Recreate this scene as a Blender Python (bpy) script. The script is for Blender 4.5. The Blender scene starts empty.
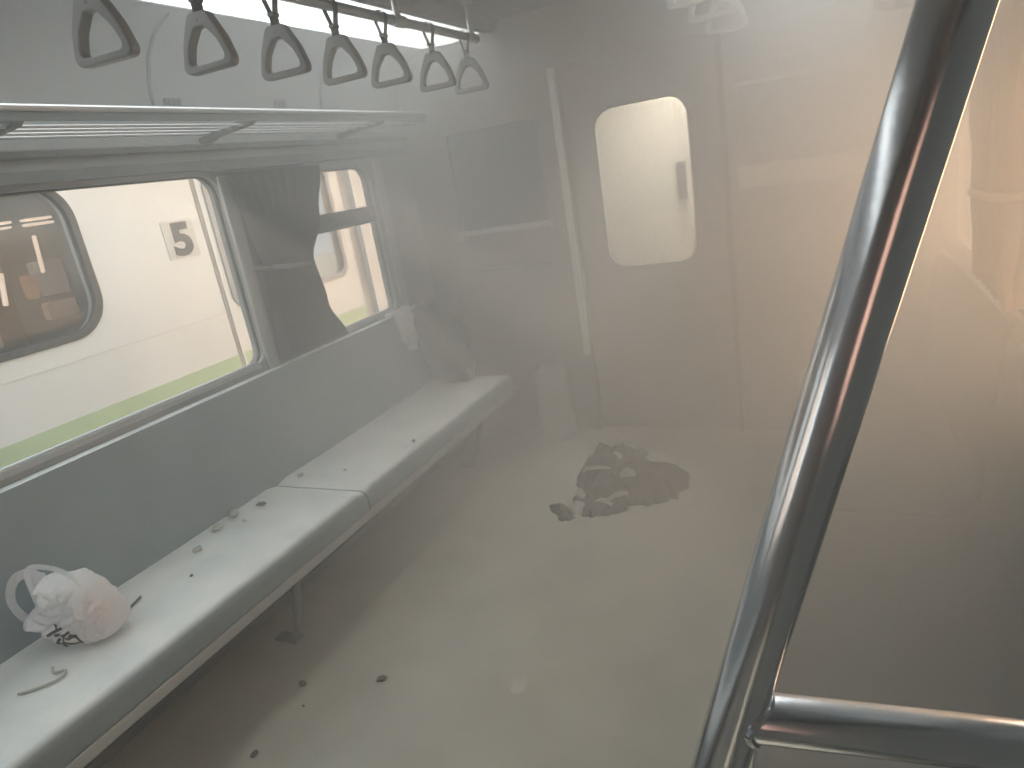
import bpy, bmesh, math, random
from mathutils import Vector, Matrix, noise
from mathutils.geometry import delaunay_2d_cdt
random.seed(7)
sc = bpy.context.scene
C = sc.collection
PI = math.pi

# ------------------------------------------------------------ camera
CAM = Vector((0.865, 0.0, 1.465))
cam_d = bpy.data.cameras.new('camera')
cam = bpy.data.objects.new('camera', cam_d); C.objects.link(cam)
cr = Vector((0.90252598, 0.39977179, -0.16009178))
cd = Vector((-0.02071761, -0.33101858, -0.94339678))
cf = Vector((-0.43013677, 0.85475682, -0.29047055))
cam.matrix_world = Matrix(((cr.x, -cd.x, -cf.x, CAM.x), (cr.y, -cd.y, -cf.y, CAM.y), (cr.z, -cd.z, -cf.z, CAM.z), (0, 0, 0, 1)))
cam_d.sensor_width = 36; cam_d.lens = 680.7 / 1024 * 36
cam_d.clip_start = 0.03; cam_d.clip_end = 200
sc.camera = cam

# ------------------------------------------------------------ world, sun, exposure
LAMP_E = 2.2          # ceiling lamp diffusers
SKY_E = 1.75
w = bpy.data.worlds.new('sky'); sc.world = w; w.use_nodes = True
nt = w.node_tree; nt.nodes.clear()
tc = nt.nodes.new('ShaderNodeTexCoord'); sep = nt.nodes.new('ShaderNodeSeparateXYZ')
ramp = nt.nodes.new('ShaderNodeValToRGB'); mr = nt.nodes.new('ShaderNodeMapRange')
bg = nt.nodes.new('ShaderNodeBackground'); out = nt.nodes.new('ShaderNodeOutputWorld')
nt.links.new(tc.outputs['Generated'], sep.inputs[0])
nt.links.new(sep.outputs['X'], mr.inputs['Value']); mr.inputs['From Min'].default_value = -1; mr.inputs['From Max'].default_value = 1
nt.links.new(mr.outputs[0], ramp.inputs[0])
ramp.color_ramp.elements[0].color = (0.84, 0.94, 1.0, 1)      # cool overcast on the left side
ramp.color_ramp.elements[0].position = 0.45
ramp.color_ramp.elements[1].color = (0.95, 0.97, 0.97, 1)        # warm low sun side
ramp.color_ramp.elements[1].position = 0.95
nt.links.new(ramp.outputs[0], bg.inputs[0]); bg.inputs[1].default_value = SKY_E
nt.links.new(bg.outputs[0], out.inputs[0])

sun_d = bpy.data.lights.new('sun', 'SUN'); sun_d.energy = 20.0; sun_d.color = (1.0, 0.88, 0.73); sun_d.angle = math.radians(3)
sun = bpy.data.objects.new('sun', sun_d); C.objects.link(sun)
sun.rotation_euler = Vector((0.82, 0.05, -0.57)).to_track_quat('-Z', 'Y').to_euler()

sc.view_settings.view_transform = 'Standard'; sc.view_settings.look = 'None'
sc.view_settings.gamma = 1.0; sc.view_settings.use_curve_mapping = False
sc.view_settings.exposure = 0.19
sc.cycles.use_denoising = True
sc.cycles.volume_bounces = 3
sc.cycles.max_bounces = 8
sc.cycles.volume_step_rate = 2.0
sc.cycles.transparent_max_bounces = 12

# ------------------------------------------------------------ materials
def mat(name, col, rough=0.5, metal=0.0, var=0.0, vscale=8.0, bump=0.0, bscale=60.0, dust=None, dust_col=(0.55, 0.57, 0.54), spec=0.5, coat=0.0, emit=None, trans=0.0, alpha=1.0):
    m = bpy.data.materials.new(name); m.use_nodes = True
    t = m.node_tree; b = t.nodes['Principled BSDF']
    b.inputs['Roughness'].default_value = rough; b.inputs['Metallic'].default_value = metal
    b.inputs['Specular IOR Level'].default_value = spec
    b.inputs['Coat Weight'].default_value = coat
    b.inputs['Base Color'].default_value = (*col, 1)
    tc = t.nodes.new('ShaderNodeTexCoord')
    colsock = None
    if var > 0:
        n = t.nodes.new('ShaderNodeTexNoise'); n.inputs['Scale'].default_value = vscale; n.inputs['Detail'].default_value = 5
        t.links.new(tc.outputs['Object'], n.inputs['Vector'])
        r = t.nodes.new('ShaderNodeMapRange'); r.inputs['From Min'].default_value = .3; r.inputs['From Max'].default_value = .7
        r.inputs['To Min'].default_value = 1 - var; r.inputs['To Max'].default_value = 1 + var
        t.links.new(n.outputs['Fac'], r.inputs['Value'])
        mm = t.nodes.new('ShaderNodeVectorMath'); mm.operation = 'SCALE'; mm.inputs[0].default_value = col
        t.links.new(r.outputs[0], mm.inputs['Scale']); colsock = mm.outputs[0]
        t.links.new(colsock, b.inputs['Base Color'])
    if dust is not None:
        # settled powder on faces that look up
        g = t.nodes.new('ShaderNodeNewGeometry'); s = t.nodes.new('ShaderNodeSeparateXYZ'); t.links.new(g.outputs['Normal'], s.inputs[0])
        r2 = t.nodes.new('ShaderNodeMapRange'); r2.inputs['From Min'].default_value = .55; r2.inputs['From Max'].default_value = .97
        r2.inputs['To Max'].default_value = dust
        t.links.new(s.outputs['Z'], r2.inputs['Value'])
        n2 = t.nodes.new('ShaderNodeTexNoise'); n2.inputs['Scale'].default_value = 5; n2.inputs['Detail'].default_value = 6
        t.links.new(tc.outputs['Object'], n2.inputs['Vector'])
        r3 = t.nodes.new('ShaderNodeMapRange'); r3.inputs['From Min'].default_value = .3; r3.inputs['From Max'].default_value = .6
        r3.inputs['To Min'].default_value = .75; r3.inputs['To Max'].default_value = 1
        t.links.new(n2.outputs['Fac'], r3.inputs['Value'])
        mu = t.nodes.new('ShaderNodeMath'); mu.operation = 'MULTIPLY'; t.links.new(r2.outputs[0], mu.inputs[0]); t.links.new(r3.outputs[0], mu.inputs[1])
        mx = t.nodes.new('ShaderNodeMix'); mx.data_type = 'RGBA'
        t.links.new(mu.outputs[0], mx.inputs['Factor'])
        if colsock: t.links.new(colsock, mx.inputs['A'])
        else: mx.inputs['A'].default_value = (*col, 1)
        mx.inputs['B'].default_value = (*dust_col, 1)
        t.links.new(mx.outputs['Result'], b.inputs['Base Color'])
    if bump > 0:
        n = t.nodes.new('ShaderNodeTexNoise'); n.inputs['Scale'].default_value = bscale; n.inputs['Detail'].default_value = 4
        t.links.new(tc.outputs['Object'], n.inputs['Vector'])
        bp = t.nodes.new('ShaderNodeBump'); bp.inputs['Strength'].default_value = bump; bp.inputs['Distance'].default_value = 0.01
        t.links.new(n.outputs['Fac'], bp.inputs['Height']); t.links.new(bp.outputs[0], b.inputs['Normal'])
    if emit:
        b.inputs['Emission Color'].default_value = (*emit[0], 1); b.inputs['Emission Strength'].default_value = emit[1]
    return m

def glass_mat(name, tint=(1, 1, 1), gloss=0.08, dirt=0.0):
    m = bpy.data.materials.new(name); m.use_nodes = True; t = m.node_tree; t.nodes.clear()
    o = t.nodes.new('ShaderNodeOutputMaterial'); tr = t.nodes.new('ShaderNodeBsdfTransparent'); tr.inputs[0].default_value = (*tint, 1)
    gl = t.nodes.new('ShaderNodeBsdfGlossy'); gl.inputs['Roughness'].default_value = .03
    mx = t.nodes.new('ShaderNodeMixShader'); mx.inputs[0].default_value = gloss
    t.links.new(tr.outputs[0], mx.inputs[1]); t.links.new(gl.outputs[0], mx.inputs[2])
    last = mx
    if dirt > 0:
        df = t.nodes.new('ShaderNodeBsdfDiffuse'); df.inputs[0].default_value = (.6, .6, .58, 1)
        m2 = t.nodes.new('ShaderNodeMixShader'); m2.inputs[0].default_value = dirt
        t.links.new(mx.outputs[0], m2.inputs[1]); t.links.new(df.outputs[0], m2.inputs[2]); last = m2
    t.links.new(last.outputs[0], o.inputs[0])
    return m

def film_mat(name, col, alpha):
    """thin milky plastic film: partly see-through, lets light pass"""
    m = bpy.data.materials.new(name); m.use_nodes = True; t = m.node_tree; t.nodes.clear()
    o = t.nodes.new('ShaderNodeOutputMaterial'); tr = t.nodes.new('ShaderNodeBsdfTransparent')
    p = t.nodes.new('ShaderNodeBsdfPrincipled'); p.inputs['Base Color'].default_value = (*col, 1); p.inputs['Roughness'].default_value = .35
    n = t.nodes.new('ShaderNodeTexNoise'); n.inputs['Scale'].default_value = 28; n.inputs['Detail'].default_value = 5; n.inputs['Distortion'].default_value = 1.2
    bp = t.nodes.new('ShaderNodeBump'); bp.inputs['Strength'].default_value = .9; bp.inputs['Distance'].default_value = .012
    tcx = t.nodes.new('ShaderNodeTexCoord'); t.links.new(tcx.outputs['Object'], n.inputs['Vector'])
    t.links.new(n.outputs['Fac'], bp.inputs['Height']); t.links.new(bp.outputs[0], p.inputs['Normal'])
    tl = t.nodes.new('ShaderNodeBsdfTranslucent'); tl.inputs[0].default_value = (*col, 1)
    a = t.nodes.new('ShaderNodeMixShader'); a.inputs[0].default_value = .25
    t.links.new(p.outputs[0], a.inputs[1]); t.links.new(tl.outputs[0], a.inputs[2])
    mx = t.nodes.new('ShaderNodeMixShader'); mx.inputs[0].default_value = alpha
    t.links.new(tr.outputs[0], mx.inputs[1]); t.links.new(a.outputs[0], mx.inputs[2]); t.links.new(mx.outputs[0], o.inputs[0])
    return m

def curtain_mat(name, col):
    m = bpy.data.materials.new(name); m.use_nodes = True; t = m.node_tree; t.nodes.clear()
    o = t.nodes.new('ShaderNodeOutputMaterial'); p = t.nodes.new('ShaderNodeBsdfPrincipled'); p.inputs['Base Color'].default_value = (*col, 1); p.inputs['Roughness'].default_value = .85
    tl = t.nodes.new('ShaderNodeBsdfTranslucent'); tl.inputs[0].default_value = (*col, 1)
    n = t.nodes.new('ShaderNodeTexNoise'); n.inputs['Scale'].default_value = 250
    bp = t.nodes.new('ShaderNodeBump'); bp.inputs['Strength'].default_value = .25; bp.inputs['Distance'].default_value = .002
    t.links.new(n.outputs['Fac'], bp.inputs['Height']); t.links.new(bp.outputs[0], p.inputs['Normal'])
    mx = t.nodes.new('ShaderNodeMixShader'); mx.inputs[0].default_value = .3
    t.links.new(p.outputs[0], mx.inputs[1]); t.links.new(tl.outputs[0], mx.inputs[2]); t.links.new(mx.outputs[0], o.inputs[0])
    return m

M = {}
M['wall'] = mat('wall_laminate', (.30, .315, .315), .45, var=.05, vscale=3, bump=.05)
M['ceiling'] = mat('ceiling_panel', (.26, .27, .275), .5, var=.04, vscale=2)
M['end_wall'] = mat('end_wall_laminate', (.27, .27, .265), .5, var=.06, vscale=3)
M['panel_blue'] = mat('blue_grey_panel', (.10, .15, .19), .45, var=.06)
M['floor'] = mat('dusty_floor', (.43, .43, .385), .42, var=.09, vscale=4, bump=.08, bscale=40)
M['vinyl'] = mat('bench_vinyl', (.24, .30, .325), .45, var=.06, vscale=6, bump=.12, bscale=30, dust=1.0, dust_col=(.80, .83, .81))
M['vinyl_right'] = mat('bench_vinyl_less_dusty_shaded', (.16, .17, .16), .5, var=.06, vscale=6, bump=.12, bscale=30, dust=.3, dust_col=(.33, .33, .30))  # less dust, and the dimmer olive light on this side put into the colour
M['white_paint'] = mat('white_paint', (.74, .75, .74), .35)
M['steel'] = mat('brushed_steel', (.62, .63, .64), .28, 1.0, bump=.04, bscale=200)
M['chrome'] = mat('polished_steel', (.78, .80, .84), .17, 1.0, bump=.03, bscale=25)
M['alu'] = mat('aluminium', (.50, .52, .52), .35, .7)
M['dark_metal'] = mat('dark_metal', (.16, .17, .17), .5, .4)
M['gasket'] = mat('black_rubber', (.05, .055, .06), .55)
M['frame_grey'] = mat('window_frame_grey', (.18, .20, .20), .45, .2)
M['handle'] = mat('grey_plastic', (.26, .27, .275), .42, var=.04)
M['strap'] = mat('strap_webbing', (.22, .23, .235), .7, bump=.1, bscale=300)
M['lamp'] = mat('lamp_diffuser', (.9, .9, .9), .5, emit=((.95, 1.0, .985), LAMP_E))
M['curtain'] = curtain_mat('grey_curtain', (.21, .22, .235))
M['curtain_warm'] = curtain_mat('beige_curtain', (.50, .40, .30))
M['added_blind'] = curtain_mat('lilac_streak_blind', (.85, .78, .86))  # cover of the added window, its lilac mirrored in the pole
M['glass'] = glass_mat('window_glass', (.97, .98, .98), .05, .03)
M['glass_dark'] = glass_mat('tinted_glass', (.75, .78, .82), .05, .035)
M['glass_milky'] = glass_mat('dusty_glass', (.62, .66, .68), .04, .18)
M['film'] = film_mat('milky_plastic_film', (.97, .97, .97), .78)
M['film_dusty'] = film_mat('dusty_plastic_film', (.60, .61, .59), .9)
M['red_pack'] = mat('red_package', (.80, .20, .17), .45)
M['ink'] = mat('black_print', (.05, .05, .055), .5)
M['char'] = mat('sooty_cloth', (.022, .022, .022), .85, var=.5, vscale=25, bump=.5, bscale=60, dust=.10, dust_col=(.3, .3, .28))
M['char2'] = mat('burnt_cloth', (.032, .032, .03), .8, var=.4, vscale=30, bump=.5, bscale=50, dust=.12, dust_col=(.3, .3, .28))
M['scrap'] = mat('pale_scrap', (.50, .50, .47), .7, var=.15, vscale=30)
M['crumb'] = mat('dark_crumb', (.13, .125, .11), .9, bump=.3)
M['crumb_brown'] = mat('brown_crumb', (.46, .46, .42), .9, bump=.3)
M['dark_bag'] = mat('dark_grey_fabric', (.045, .06, .065), .75, var=.15, bump=.2, bscale=80)
M['train'] = mat('cream_train_paint', (.73, .76, .76), .35, var=.04, vscale=1.5)
M['train_seam'] = mat('train_seam', (.30, .28, .27), .5)
M['train_green'] = mat('green_stripe', (.46, .60, .38), .5, var=.08, vscale=3)
M['train_grey'] = mat('train_grey_trim', (.36, .36, .37), .5)
M['plate'] = mat('number_plate', (.60, .60, .58), .5)
M['digit'] = mat('number_grey', (.07, .08, .09), .5)
M['dark_in'] = mat('dark_interior', (.06, .065, .075), .7)
M['orange'] = mat('orange_seat', (.85, .42, .22), .6)
M['peach'] = mat('peach_panel', (.80, .52, .36), .6)
M['ribbed'] = mat('cream_ribbed_door', (.74, .70, .62), .4)
M['bellows'] = mat('gangway_rubber', (.25, .25, .24), .7)
M['bounce_wall'] = mat('orange_beige_bounce', (.80, .55, .36), .9, var=.05, vscale=2)  # colour of the added wall that bounces warm light
M['lamp_glare'] = mat('painted_glare', (.50, .495, .45), .6, var=.08)  # pale tone standing in for lamp glare on the floor
M['white_cloth'] = mat('white_cloth', (.85, .87, .86), .8, var=.06, bump=.2)
M['ballast'] = mat('ballast_gravel', (.25, .24, .22), .95, var=.4, vscale=30, bump=.8, bscale=20)
M['gangway_fill'] = mat('fill_lamp_diffuser', (.9, .9, .9), .5, emit=((1.0, .93, .82), 95.0))  # glow of the added lamp behind the door
M['train_glow'] = mat('train_glow', (.9, .9, .9), .5, emit=((1.0, .66, .42), 1.3))  # for strip lamps, and for poles made to glow

# ------------------------------------------------------------ mesh helpers
def new(): return bmesh.new()
def abs_loc(o):
    v = Vector((0, 0, 0))
    while o: v += o.location; o = o.parent
    return v
def obj(name, bm, m, parent=None, smooth=True, label=None, bevel=0.0):
    bmesh.ops.recalc_face_normals(bm, faces=bm.faces)
    if parent is not None:
        bmesh.ops.translate(bm, verts=bm.verts, vec=-abs_loc(parent))
    me = bpy.data.meshes.new(name); bm.to_mesh(me); bm.free()
    me.materials.append(m)
    o = bpy.data.objects.new(name, me); C.objects.link(o)
    if parent is not None: o.parent = parent
    if smooth:
        me.polygons.foreach_set('use_smooth', [True] * len(me.polygons))
        try: me.set_sharp_from_angle(angle=math.radians(38))
        except Exception: pass
    if bevel > 0:
        b = o.modifiers.new('bevel', 'BEVEL'); b.width = bevel; b.segments = 2; b.limit_method = 'ANGLE'
    if label: o['label'] = label
    return o
def thing(name, label, cat, loc=(0, 0, 0), group=None):
    o = bpy.data.objects.new(name, None); C.objects.link(o); o.location = loc
    o.empty_display_size = .05
    o['label'] = label; o['category'] = cat
    if group: o['group'] = group
    return o
def tag(o, label, cat, group=None, kind=None):
    o['label'] = label; o['category'] = cat
    if group: o['group'] = group
    if kind: o['kind'] = kind
    return o
def origin_to(o, loc):
    """give a single-mesh thing its origin at loc"""
    loc = Vector(loc); o.data.transform(Matrix.Translation(-loc)); o.location = loc; return o
def struct(o, label=None):
    o['kind'] = 'structure'
    if label: o['label'] = label
    return o
def box(bm, x0, x1, y0, y1, z0, z1):
    r = bmesh.ops.create_cube(bm, size=1)
    for v in r['verts']:
        v.co = Vector(((x0 + x1) / 2 + v.co.x * (x1 - x0), (y0 + y1) / 2 + v.co.y * (y1 - y0), (z0 + z1) / 2 + v.co.z * (z1 - z0)))
    return r['verts']
def tube(bm, pts, r, seg=16, caps=True, flat=None):
    pts = [Vector(p) for p in pts]; n = len(pts)
    rad = r if isinstance(r, (list, tuple)) else [r] * n
    d0 = (pts[1] - pts[0]).normalized()
    up = Vector((0, 0, 1)) if abs(d0.z) < .9 else Vector((1, 0, 0))
    a = d0.cross(up).normalized(); rings = []
    for i, p in enumerate(pts):
        d = (pts[min(i + 1, n - 1)] - pts[max(i - 1, 0)]).normalized()
        a = (a - d * a.dot(d)).normalized(); b = d.cross(a)
        sa, sb = flat if flat else (1, 1)
        rings.append([bm.verts.new(p + (a * math.cos(t) * sa + b * math.sin(t) * sb) * rad[i]) for t in [2 * PI * k / seg for k in range(seg)]])
    for i in range(n - 1):
        for k in range(seg):
            bm.faces.new((rings[i][k], rings[i][(k + 1) % seg], rings[i + 1][(k + 1) % seg], rings[i + 1][k]))
    if caps:
        bm.faces.new(rings[0][::-1]); bm.faces.new(rings[-1])
def bezier(p0, p1, p2, n=8):
    p0, p1, p2 = Vector(p0), Vector(p1), Vector(p2)
    return [p0 * (1 - t) ** 2 + p1 * 2 * t * (1 - t) + p2 * t * t for t in [i / n for i in range(n + 1)]]
def rpoly(pts, r, seg=6):
    """rounded polygon; r a number or one per corner"""
    n = len(pts); o = []
    rs = r if isinstance(r, (list, tuple)) else [r] * n
    for i in range(n):
        p = Vector(pts[i]); a = Vector(pts[i - 1]); b = Vector(pts[(i + 1) % n]); rr = rs[i]
        if rr <= 0: o.append(p.copy()); continue
        da = (a - p).normalized(); db = (b - p).normalized()
        ang = da.angle(db); t = min(rr / math.tan(ang / 2), (a - p).length * .49, (b - p).length * .49); rr2 = t * math.tan(ang / 2)
        c = p + (da + db).normalized() * (rr2 / math.sin(ang / 2))
        s = p + da * t - c; e = p + db * t - c
        th = s.angle(e); sgn = 1 if s.x * e.y - s.y * e.x > 0 else -1
        for k in range(seg + 1):
            q = sgn * th * k / seg; o.append(c + Vector((s.x * math.cos(q) - s.y * math.sin(q), s.x * math.sin(q) + s.y * math.cos(q))))
    return o
def rrect(x0, x1, y0, y1, r, seg=6): return rpoly([(x0, y0), (x1, y0), (x1, y1), (x0, y1)], r, seg)
def plate(bm, outer, holes, f, d0, d1):
    """flat plate with holes; f(u, v, depth) -> world point"""
    loops = [[Vector((p[0], p[1])) for p in outer]] + [[Vector((p[0], p[1])) for p in h] for h in holes]
    vs, es = [], []
    for L in loops:
        s = len(vs); vs += L; es += [(s + i, s + (i + 1) % len(L)) for i in range(len(L))]
    r = delaunay_2d_cdt(vs, es, [], 1 if not holes else 0, 1e-6)
    V, E, F = r[0], r[1], r[2]
    def inside(p, L):
        c = False; n = len(L)
        for i in range(n):
            a, b = L[i], L[i - 1]
            if (a.y > p.y) != (b.y > p.y) and p.x < (b.x - a.x) * (p.y - a.y) / (b.y - a.y) + a.x: c = not c
        return c
    keep = []
    for fc in F:
        ce = sum((V[i] for i in fc), Vector((0, 0))) / len(fc)
        if inside(ce, loops[0]) and not any(inside(ce, L) for L in loops[1:]): keep.append(fc)
    A = [bm.verts.new(f(v.x, v.y, d0)) for v in V]; B = [bm.verts.new(f(v.x, v.y, d1)) for v in V]
    cnt = {}
    for fc in keep:
        bm.faces.new([A[i] for i in fc]); bm.faces.new([B[i] for i in fc][::-1])
        for i in range(len(fc)):
            e = (fc[i], fc[(i + 1) % len(fc)]); k = tuple(sorted(e)); cnt.setdefault(k, []).append(e)
    for k, l in cnt.items():
        if len(l) == 1:
            a, b = l[0]; bm.faces.new((A[a], B[a], B[b], A[b]))
    for v in [v for v in bm.verts if not v.link_faces]: bm.verts.remove(v)
def extrude_y(bm, prof, y0, y1, n=1, fn=None, caps=True):
    """closed profile of (x, z) swept along Y"""
    rings = []
    for j in range(n + 1):
        y = y0 + (y1 - y0) * j / n
        rings.append([bm.verts.new(fn(x, y, z) if fn else (x, y, z)) for x, z in prof])
    m = len(prof)
    for j in range(n):
        for k in range(m):
            bm.faces.new((rings[j][k], rings[j][(k + 1) % m], rings[j + 1][(k + 1) % m], rings[j + 1][k]))
    if caps: bm.faces.new(rings[0]); bm.faces.new(rings[-1][::-1])
def sheet(bm, fn, nu, nv, thick=0.0):
    g = [[bm.verts.new(fn(i / nu, j / nv)) for j in range(nv + 1)] for i in range(nu + 1)]
    fs = []
    for i in range(nu):
        for j in range(nv): fs.append(bm.faces.new((g[i][j], g[i + 1][j], g[i + 1][j + 1], g[i][j + 1])))
    if thick: bmesh.ops.solidify(bm, geom=fs, thickness=thick)
def nz(x, y, z, s=1.0): return noise.noise(Vector((x * s, y * s, z * s)))
def blob(bm, c, r, amp=.25, s=3.0, sub=4, flat_z=None, seed=0.0):
    """lumpy closed solid about c with radii r"""
    v = bmesh.ops.create_icosphere(bm, subdivisions=sub, radius=1)['verts']
    for q in v:
        n = q.co.normalized(); k = 1 + amp * (noise.noise(n * s + Vector((seed, seed * 2, 3))) + .5 * abs(noise.noise(n * s * 2.7 + Vector((seed, 9, 1)))))
        q.co = Vector((c[0] + n.x * r[0] * k, c[1] + n.y * r[1] * k, c[2] + n.z * r[2] * k))
        if flat_z is not None and q.co.z < flat_z: q.co.z = flat_z + .0005
    return v
def copy_tree(o, parent=None):
    c = o.copy(); C.objects.link(c); c.parent = parent
    for ch in list(o.children): copy_tree(ch, c)
    return c

# ------------------------------------------------------------ setting: the shell
Y0, Y1 = -2.2, 3.47
XW = 1.29
b = new(); box(b, -XW - .06, XW + .06, Y0, 4.45, -.06, 0)
struct(obj('floor', b, M['floor'], smooth=False), 'dusty grey-beige floor of the railway carriage')

# openings of the long walls: (y0, y1, z0, z1)
WIN_L = [(-1.95, -.60, .89, 1.65), (-.35, 2.062, .89, 1.65), (2.24, 3.07, .88, 1.625)]
WIN_R = [(-1.8, -.6, .97, 1.65), (1.02, 1.80, .97, 1.65), (2.30, 3.08, .97, 1.65)]
def wloop(a, c, d, e, g):
    rb = .025 if abs(a - 2.24) < .01 else .06       # the narrow window is squarer at the bottom
    return rpoly([(a + g, d + g), (c - g, d + g), (c - g, e - g), (a + g, e - g)], [max(rb - g, .01), max(rb - g, .01), .075 - g, .075 - g], 6)
def side_wall(s, wins):
    b = new()
    plate(b, [(Y0, 0), (Y1, 0), (Y1, 1.92), (Y0, 1.92)], [wloop(a, c, d, e, 0) for a, c, d, e in wins],
          lambda u, v, d: Vector((s * (XW + d), u, v)), 0, .06)
    # cove curving up to the lamp
    prof = [(XW, 1.90), (XW - .012, 1.97), (XW - .045, 2.05), (XW - .11, 2.115), (XW - .19, 2.15), (XW - .225, 2.157), (XW - .225, 2.19), (XW - .12, 2.17), (XW + .06, 2.10), (XW + .06, 1.90)]
    extrude_y(b, [(s * x, z) for x, z in prof], Y0, Y1)
    return b
struct(obj('wall_left', side_wall(-1, WIN_L), M['wall']), 'grey laminate side wall with windows above the left bench')
struct(obj('wall_right', side_wall(1, WIN_R), M['wall']), 'side wall with curtained windows above the right bench')
b = new()
box(b, -.62, .62, Y0, Y1, 2.20, 2.24)
for s in (-1, 1):
    extrude_y(b, [(s * .62, 2.20), (s * .66, 2.155), (s * .68, 2.155), (s * .68, 2.26), (s * .62, 2.24)], Y0, Y1)
    box(b, s * .68 if s > 0 else -1.30, 1.30 if s > 0 else -.68, Y0, Y1, 2.24, 2.27)
struct(obj('ceiling', b, M['ceiling']), 'grey ceiling panel running down the middle of the carriage')
# arched seams and small marks on the coves are parts of the wall
for s, ys in ((-1, (.95, 1.87, 2.80)), (1, (1.0, 1.95, 2.9))):
    for y in ys:
        b = new(); tube(b, [(s * (XW - .001), y, 1.86), (s * (XW - .012), y, 1.965), (s * (XW - .047), y, 2.045), (s * (XW - .112), y, 2.112), (s * (XW - .19), y, 2.148)], .006, 8)
        struct(obj('trim_1' if s < 0 else 'trim_2', b, M['frame_grey']), 'arched panel seam on the cove')
# near end wall behind the camera
b = new(); box(b, -XW - .06, XW + .06, Y0 - .06, Y0, 0, 2.27)
struct(obj('wall_near', b, M['end_wall'], smooth=False), 'end wall behind the camera')
# far end wall with the gangway doorway and two recessed panels
DX0, DX1, DZ = -.355, .40, 1.93
b = new()
pan_l = rrect(-1.03, -.50, 1.20, 1.72, .02); pan_r = rrect(.50, 1.04, 1.335, 1.67, .015)
plate(b, [(-XW - .06, 0), (DX0, 0), (DX0, DZ), (DX1, DZ), (DX1, 0), (XW + .06, 0), (XW + .06, 2.27), (-XW - .06, 2.27)], [pan_l, pan_r],
      lambda u, v, d: Vector((u, Y1 + d, v)), 0, .07)
struct(obj('wall_far', b, M['end_wall'], smooth=False), 'end wall around the sliding gangway door')
b = new(); plate(b, rrect(-1.05, -.48, 1.18, 1.74, .02), [], lambda u, v, d: Vector((u, Y1 + .03 + d, v)), 0, .02)
struct(obj('trim_3', b, M['panel_blue'], smooth=False), 'blue-grey recessed panel in the end wall left of the door')
b = new(); plate(b, rrect(.48, 1.06, 1.315, 1.69, .015), [], lambda u, v, d: Vector((u, Y1 + .02 + d, v)), 0, .02)
struct(obj('trim_4', b, M['end_wall'], smooth=False), 'recessed panel in the end wall right of the door')
b = new(); box(b, -1.05, -.48, Y1 - .05, Y1, 1.175, 1.205); box(b, -1.05, -1.00, Y1 - .05, Y1, 1.15, 1.205)
struct(obj('trim_5', b, M['alu'], bevel=.004), 'narrow ledge under the blue-grey panel')
b = new(); box(b, -1.05, -.50, Y1 - .02, Y1, .965, .985)
struct(obj('trim_6', b, M['frame_grey'], bevel=.003), 'thin rail on the end wall left of the door')
b = new(); box(b, .47, 1.07, Y1 - .045, Y1, 1.225, 1.33)
struct(obj('trim_7', b, M['plate'], bevel=.006), 'projecting ledge on the end wall right of the door')
b = new(); box(b, .47, 1.07, Y1 - .02, Y1, 1.672, 1.69); box(b, .62, .90, Y1 - .03, Y1, 1.757, 1.772)
struct(obj('trim_8', b, M['white_paint'], bevel=.003), 'bright strip above the right end wall panel')
for s, n in ((-1, 'left'), (1, 'right')):
    b = new(); box(b, s * XW - .012, s * XW + .012, Y0, Y1, 0, .10)
    struct(obj('baseboard_' + n, b, M['frame_grey'], bevel=.003))
# ------------------------------------------------------------ gangway door (sliding leaf) and its frame
door = thing('door_1', 'grey sliding gangway door with a rounded window', 'door', (.02, Y1 + .02, 0)); door['kind'] = 'structure'
b = new()
plate(b, [(DX0 + .003, .008), (DX1 - .003, .008), (DX1 - .003, DZ - .004), (DX0 + .003, DZ - .004)], [rrect(-.205, .26, .91, 1.70, .10, 8)],
      lambda u, v, d: Vector((u, Y1 + .032 + d, v)), 0, .035)
obj('door_leaf', b, M['end_wall'], door, smooth=False)
b = new()
plate(b, rrect(-.218, .273, .897, 1.713, .11, 8), [rrect(-.20, .255, .915, 1.695, .095, 8)], lambda u, v, d: Vector((u, Y1 + .025 + d, v)), 0, .012)
obj('window_gasket', b, M['frame_grey'], door)
b = new(); plate(b, rrect(-.21, .265, .905, 1.705, .07, 8), [], lambda u, v, d: Vector((u, Y1 + .047 + d, v)), 0, .005)
obj('pane', b, M['glass'], door, smooth=False)
b = new(); box(b, -.10, .20, Y1 + .02, Y1 + .034, .30, .32)
for k in range(7): box(b, -.14, .20, Y1 + .024, Y1 + .034, .36 + k * .035, .375 + k * .035)
obj('vent_slats', b, M['end_wall'], door, bevel=.003)
b = new(); box(b, -.395, -.358, Y1 - .028, Y1, .45, 1.93)
struct(obj('trim_9', b, M['white_paint'], bevel=.006), 'bright vertical edge strip left of the gangway door')
b = new(); box(b, .405, .43, Y1 - .022, Y1, 0, 1.95)
struct(obj('trim_10', b, M['gasket'], bevel=.004), 'dark vertical edge strip right of the gangway door')
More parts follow.
